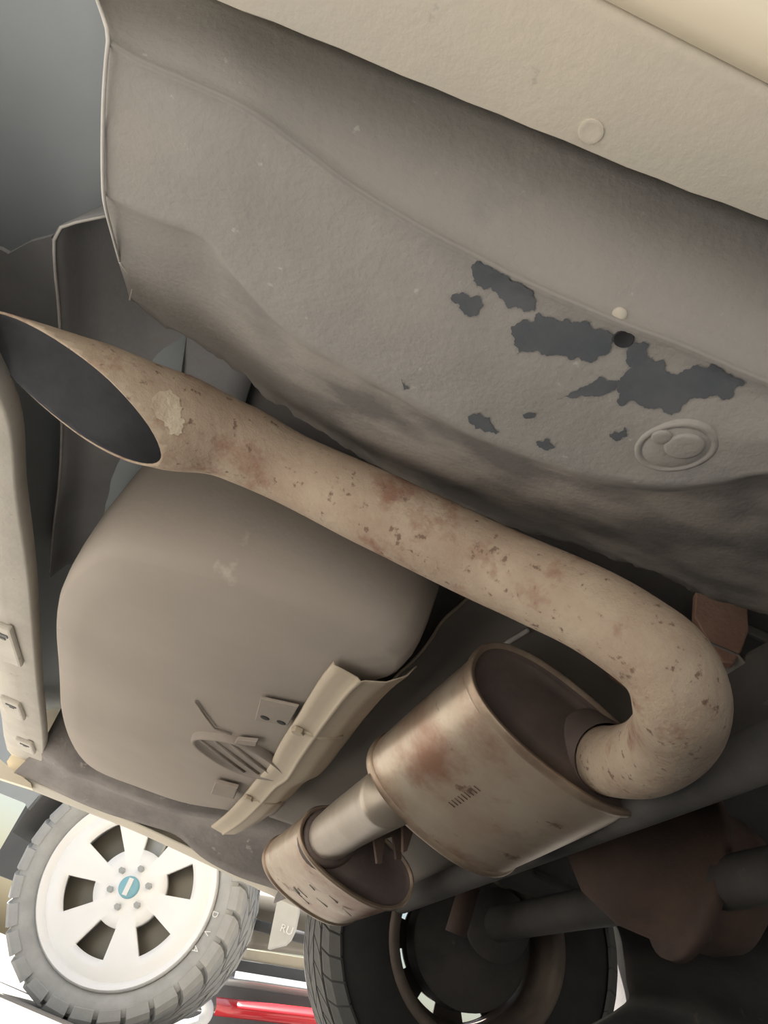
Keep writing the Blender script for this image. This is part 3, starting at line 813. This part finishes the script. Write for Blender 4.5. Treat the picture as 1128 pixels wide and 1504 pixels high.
rowsN = [([(R - .05, -.010), (R - .046, -.019), (R - .018, -.018), (R - .004, -.004), (R, .012), (R, .045), (R - .017, .045), (R - .02, .01)], .80, 1.5, 0),
         ([(R - .017, .052), (R, .054), (R, .096), (R - .017, .098)], .86, 3, .45), ([(R - .017, .104), (R, .106), (R, .148), (R - .017, .150)], .86, -3, 0),
         ([(R - .017, .156), (R, .158), (R, .196), (R - .017, .198)], .86, 3, .45), ([(R - .017, .205), (R, .206), (R - .004, .25), (R - .02, .255)], .80, -1.5, 0)]
for prof_, f_, sk_, ph_ in rowsN:
    base = None
    for i in range(NB):
        a = 2 * math.pi * (i + ph_) / NB
        if base is None:
            o = base = npart('tread_block', tblock(prof_, math.pi / NB * f_, sk_), 'rubber_pale', parent=nty, smooth=False)
        else:
            o = base.copy(); C.objects.link(o); o.parent = nty
        o.matrix_basis = Matrix.Translation((0, 0, hz)) @ Matrix.Rotation(a, 4, 'Y')
# rim: face with six windows
bm = bmesh.new(); segs = 144
prof = [(.0, .016), (.035, .016), (.045, .022), (.075, .026), (.118, .022), (.208, .008), (.238, .002), (.264, .012), (.273, .000), (.285, -.006), (.292, .004)]
W0 = math.radians(30 - 22)
V = []
for q, y in prof:
    V.append([bm.verts.new((q * math.sin(2 * math.pi * i / segs), y, q * math.cos(2 * math.pi * i / segs) + hz)) for i in range(segs)] if q > 0 else None)
for a in range(1, len(prof) - 1):
    for i in range(segs):
        ang = (2 * math.pi * (i + .5) / segs + math.radians(22)) % (math.pi / 3) - math.pi / 6
        if a == 4 and abs(ang) < math.radians(15.5): continue
        bm.faces.new((V[a][i], V[a][(i + 1) % segs], V[a + 1][(i + 1) % segs], V[a + 1][i]))
cv = bm.verts.new((0, .016, hz))
for i in range(segs): bm.faces.new((cv, V[1][(i + 1) % segs], V[1][i]))
bmesh.ops.recalc_face_normals(bm, faces=bm.faces)
nrim = npart('wheel_rim', bm, 'alloy', 'bright white-silver six-spoke alloy wheel', solid=.02, offset=-1, angle=50)
if sum(p.normal.y for p in nrim.data.polygons) > 0: nrim.data.flip_normals()
bm = lathe([(.262, .03), (.25, .06), (.245, .2), (.262, .235)], 64); xform(bm, TW)
npart('wheel_barrel', bm, 'silver', parent=nrim, solid=.003)
bm = lathe([(0, .085), (.235, .085), (.238, .09), (.238, .105), (0, .105)], 48); xform(bm, TW)
npart('brake_disc', bm, 'olive', angle=40)
npart('brake_caliper', box((-.06, .06, .10), (.06, .13, .17), at=Vector((-.02, 0, hz))), 'silver', bevel=.01, smooth=False)
bm = lathe([(0, .004), (.028, .005), (.033, .008), (.034, .02)], 32); xform(bm, TW)
cap = npart('centre_cap', bm, 'blue', 'pale blue centre cap', parent=nrim)
npart('cap_stripe', box((-.008, .0015, -.026), (.008, .0045, .026), at=Vector((0, 0, hz))), 'white', parent=nrim, smooth=False)
for i in range(6):
    a = 2 * math.pi * i / 6 + math.radians(8)
    npart('lug_nut', disc(Vector((.062 * math.sin(a), .022, .062 * math.cos(a) + hz)), Vector((0, -1, 0)), .010, .014, 6), 'silver', parent=nrim, smooth=False)
# raised sidewall letters
def text(body, size, m, parent, M, depth=.0015, name='lettering'):
    cu = bpy.data.curves.new(name, 'FONT'); cu.body = body; cu.size = size; cu.extrude = depth; cu.align_x = 'CENTER'; cu.align_y = 'CENTER'
    to = bpy.data.objects.new('t', cu); C.objects.link(to)
    dg = bpy.context.evaluated_depsgraph_get(); dg.update()
    me = bpy.data.meshes.new_from_object(to.evaluated_get(dg))
    bpy.data.objects.remove(to)
    me.materials.clear(); me.materials.append(MT[m])
    me.transform(M)
    o = bpy.data.objects.new(name, me); C.objects.link(o); o.parent = parent
    return o
for ch, deg in zip('DVA', (88, 98, 108)):
    a = math.radians(deg); q = rr + .017
    Mx = Matrix.Translation((q * math.sin(a), -.0145, q * math.cos(a) + hz)) @ Matrix.Rotation(a, 4, 'Y') @ Matrix.Rotation(math.radians(90), 4, 'X')
    text(ch, .026, 'white', nty, Mx, name='sidewall_letter')
# arch, inner wheel well, axle
bm = bmesh.new()
rows = []
for k in range(25):
    a = math.radians(50 + 130 * k / 24); q = R + .07
    rows.append([Vector((q * math.cos(a), y, hz + .03 + q * math.sin(a))) for y in (.0, .15, .5)])
npart('wheel_arch', down(grid(rows), DN), 'darkgrey', solid=.004)
npart('axle_tube', tube([Vector((0, .11, hz)), Vector((0, .5, hz)), Vector((0, 1.5, hz))], .05, 20), 'darkgrey')
npart('inner_wheel_well', box((-.75, .5, .30), (.1, .53, 1.0)), 'darkgrey', smooth=False)
# body side panel with arch
def nside():
    pts = [(-2.2, .55), (-.47, .50)]
    for k in range(17):
        a = math.radians(170 - 150 * k / 16); pts.append(((R + .07) * math.cos(a), hz + .03 + (R + .07) * math.sin(a)))
    pts += [(.60, .60), (.95, .66), (.95, 1.3), (-2.2, 1.3)]
    return [Vector((x, .0, z)) for x, z in pts]
npart('body_side', extr(nside(), Vector((0, .012, 0))), 'silver', smooth=False)
npart('suspension_arm', tube([Vector((-.60, .25, .62)), Vector((-.35, .22, .50))], .03, 12), 'darkgrey')
npart('suspension_arm', tube([Vector((.36, .25, .42)), Vector((.62, .24, .44))], .018, 12), 'darkgrey')
npart('arm_clamp', tube([Vector((.455, .25, .425)), Vector((.485, .25, .428))], .027, 14), 'darkgrey')
# mud flap behind the wheel
Lm = nv.matrix_world
def toN(p):
    return Matrix.Rotation(-nrot, 3, 'Z') @ (p - Vector((NW.x, NW.y, -.03)))
fp = [by(x, y, 2.74) for x, y in ((408, 1318), (438, 1326), (438, 1340), (433, 1365), (426, 1380), (418, 1388), (405, 1391), (393, 1394), (397, 1372))]
fp = [toN(p) for p in fp]
flap = npart('mud_flap', extr(fp, Vector((0.004, .012, 0))), 'flap', 'white mud flap with lettering', smooth=False, bevel=.001)
fc = toN(by(421, 1366, 2.735))
text('RU', .032, 'white', flap, Matrix.Translation(fc + Vector((0, -.002, 0))) @ Matrix.Rotation(math.radians(90), 4, 'X'), name='flap_lettering')
# bronze-grey tank / sill behind the flap
def nband(name, px, y0, y1, m, bulge=.0, thick=.03, label=None, z=None):
    """horizontal moulded band: px = four corners TL, TR, BR, BL at depths y0 (left) y1 (right)"""
    tl, tr, br, bl = [by(p[0], p[1], yy) for p, yy in zip(px, (y0, y1, y1, y0))]
    rows = []
    for j in range(9):
        t = j / 8; b = math.sin(t * math.pi) * bulge
        rows.append([toN(tl.lerp(bl, t).lerp(tr.lerp(br, t), s)) + Vector((0, -b, 0)) for s in (0, .25, .5, .75, 1)])
    return rows
bands = nband('x', ((330, 1296), (520, 1330), (520, 1414), (330, 1388)), 3.5, 3.3, 'olive', .05)
npart('side_tank', down(grid(bands), Vector((0, -1, 0))), 'olive', 'bronze grey cylinder', solid=.02)

# ================================================================== RED VEHICLE FURTHER OFF
rv = thing('parked_car', 'parked car with silver bumper, pale tailgate strip and glossy red lower band', 'car', (.6, 4.3, -.03))
def rpart(name, px, y0, y1, m, bulge, label=None, solid=.02):
    tl, tr, br, bl = [by(p[0], p[1], yy) for p, yy in zip(px, (y0, y1, y1, y0))]
    rows = []
    for j in range(13):
        t = j / 12; b = math.sin(t * math.pi) * bulge
        rows.append([tl.lerp(bl, t).lerp(tr.lerp(br, t), s) + Vector((-.6, -4.3 - b, .03)) for s in (0, .2, .4, .6, .8, 1)])
    o = ob(name, down(grid(rows), Vector((0, -1, 0))), m, rv, solid=solid)
    if label: o['label'] = label
    return o
rpart('pale_panel', ((349, 1391), (560, 1425), (560, 1446), (345, 1410)), 4.3, 4.1, 'sand', .0, 'pale sand strip')
rpart('grey_panel', ((345, 1408), (560, 1444), (560, 1462), (345, 1428)), 4.28, 4.08, 'darkgrey', .0)
rpart('bumper_bar', ((334, 1424), (570, 1462), (570, 1482), (322, 1446)), 4.2, 4.0, 'silver', .06, 'silver bumper bar')
rpart('dark_valance', ((310, 1442), (570, 1478), (570, 1500), (300, 1476)), 4.24, 4.04, 'darkgrey', .0)
rpart('red_band', ((318, 1464), (506, 1486), (506, 1514), (314, 1492)), 4.15, 3.95, 'red', .05, 'glossy red band')
rpart('lower_skirt', ((240, 1478), (620, 1520), (620, 1600), (240, 1530)), 4.3, 4.1, 'darkgrey', .0)
ch = [by(x, y, 4.0) + Vector((-.6, -4.3, .03)) for x, y in ((296, 1462), (305, 1480), (300, 1496), (280, 1506), (255, 1508))]
o = ob('chrome_tube', tube(catmull(ch, 24), .025, 14), 'alloy', rv)
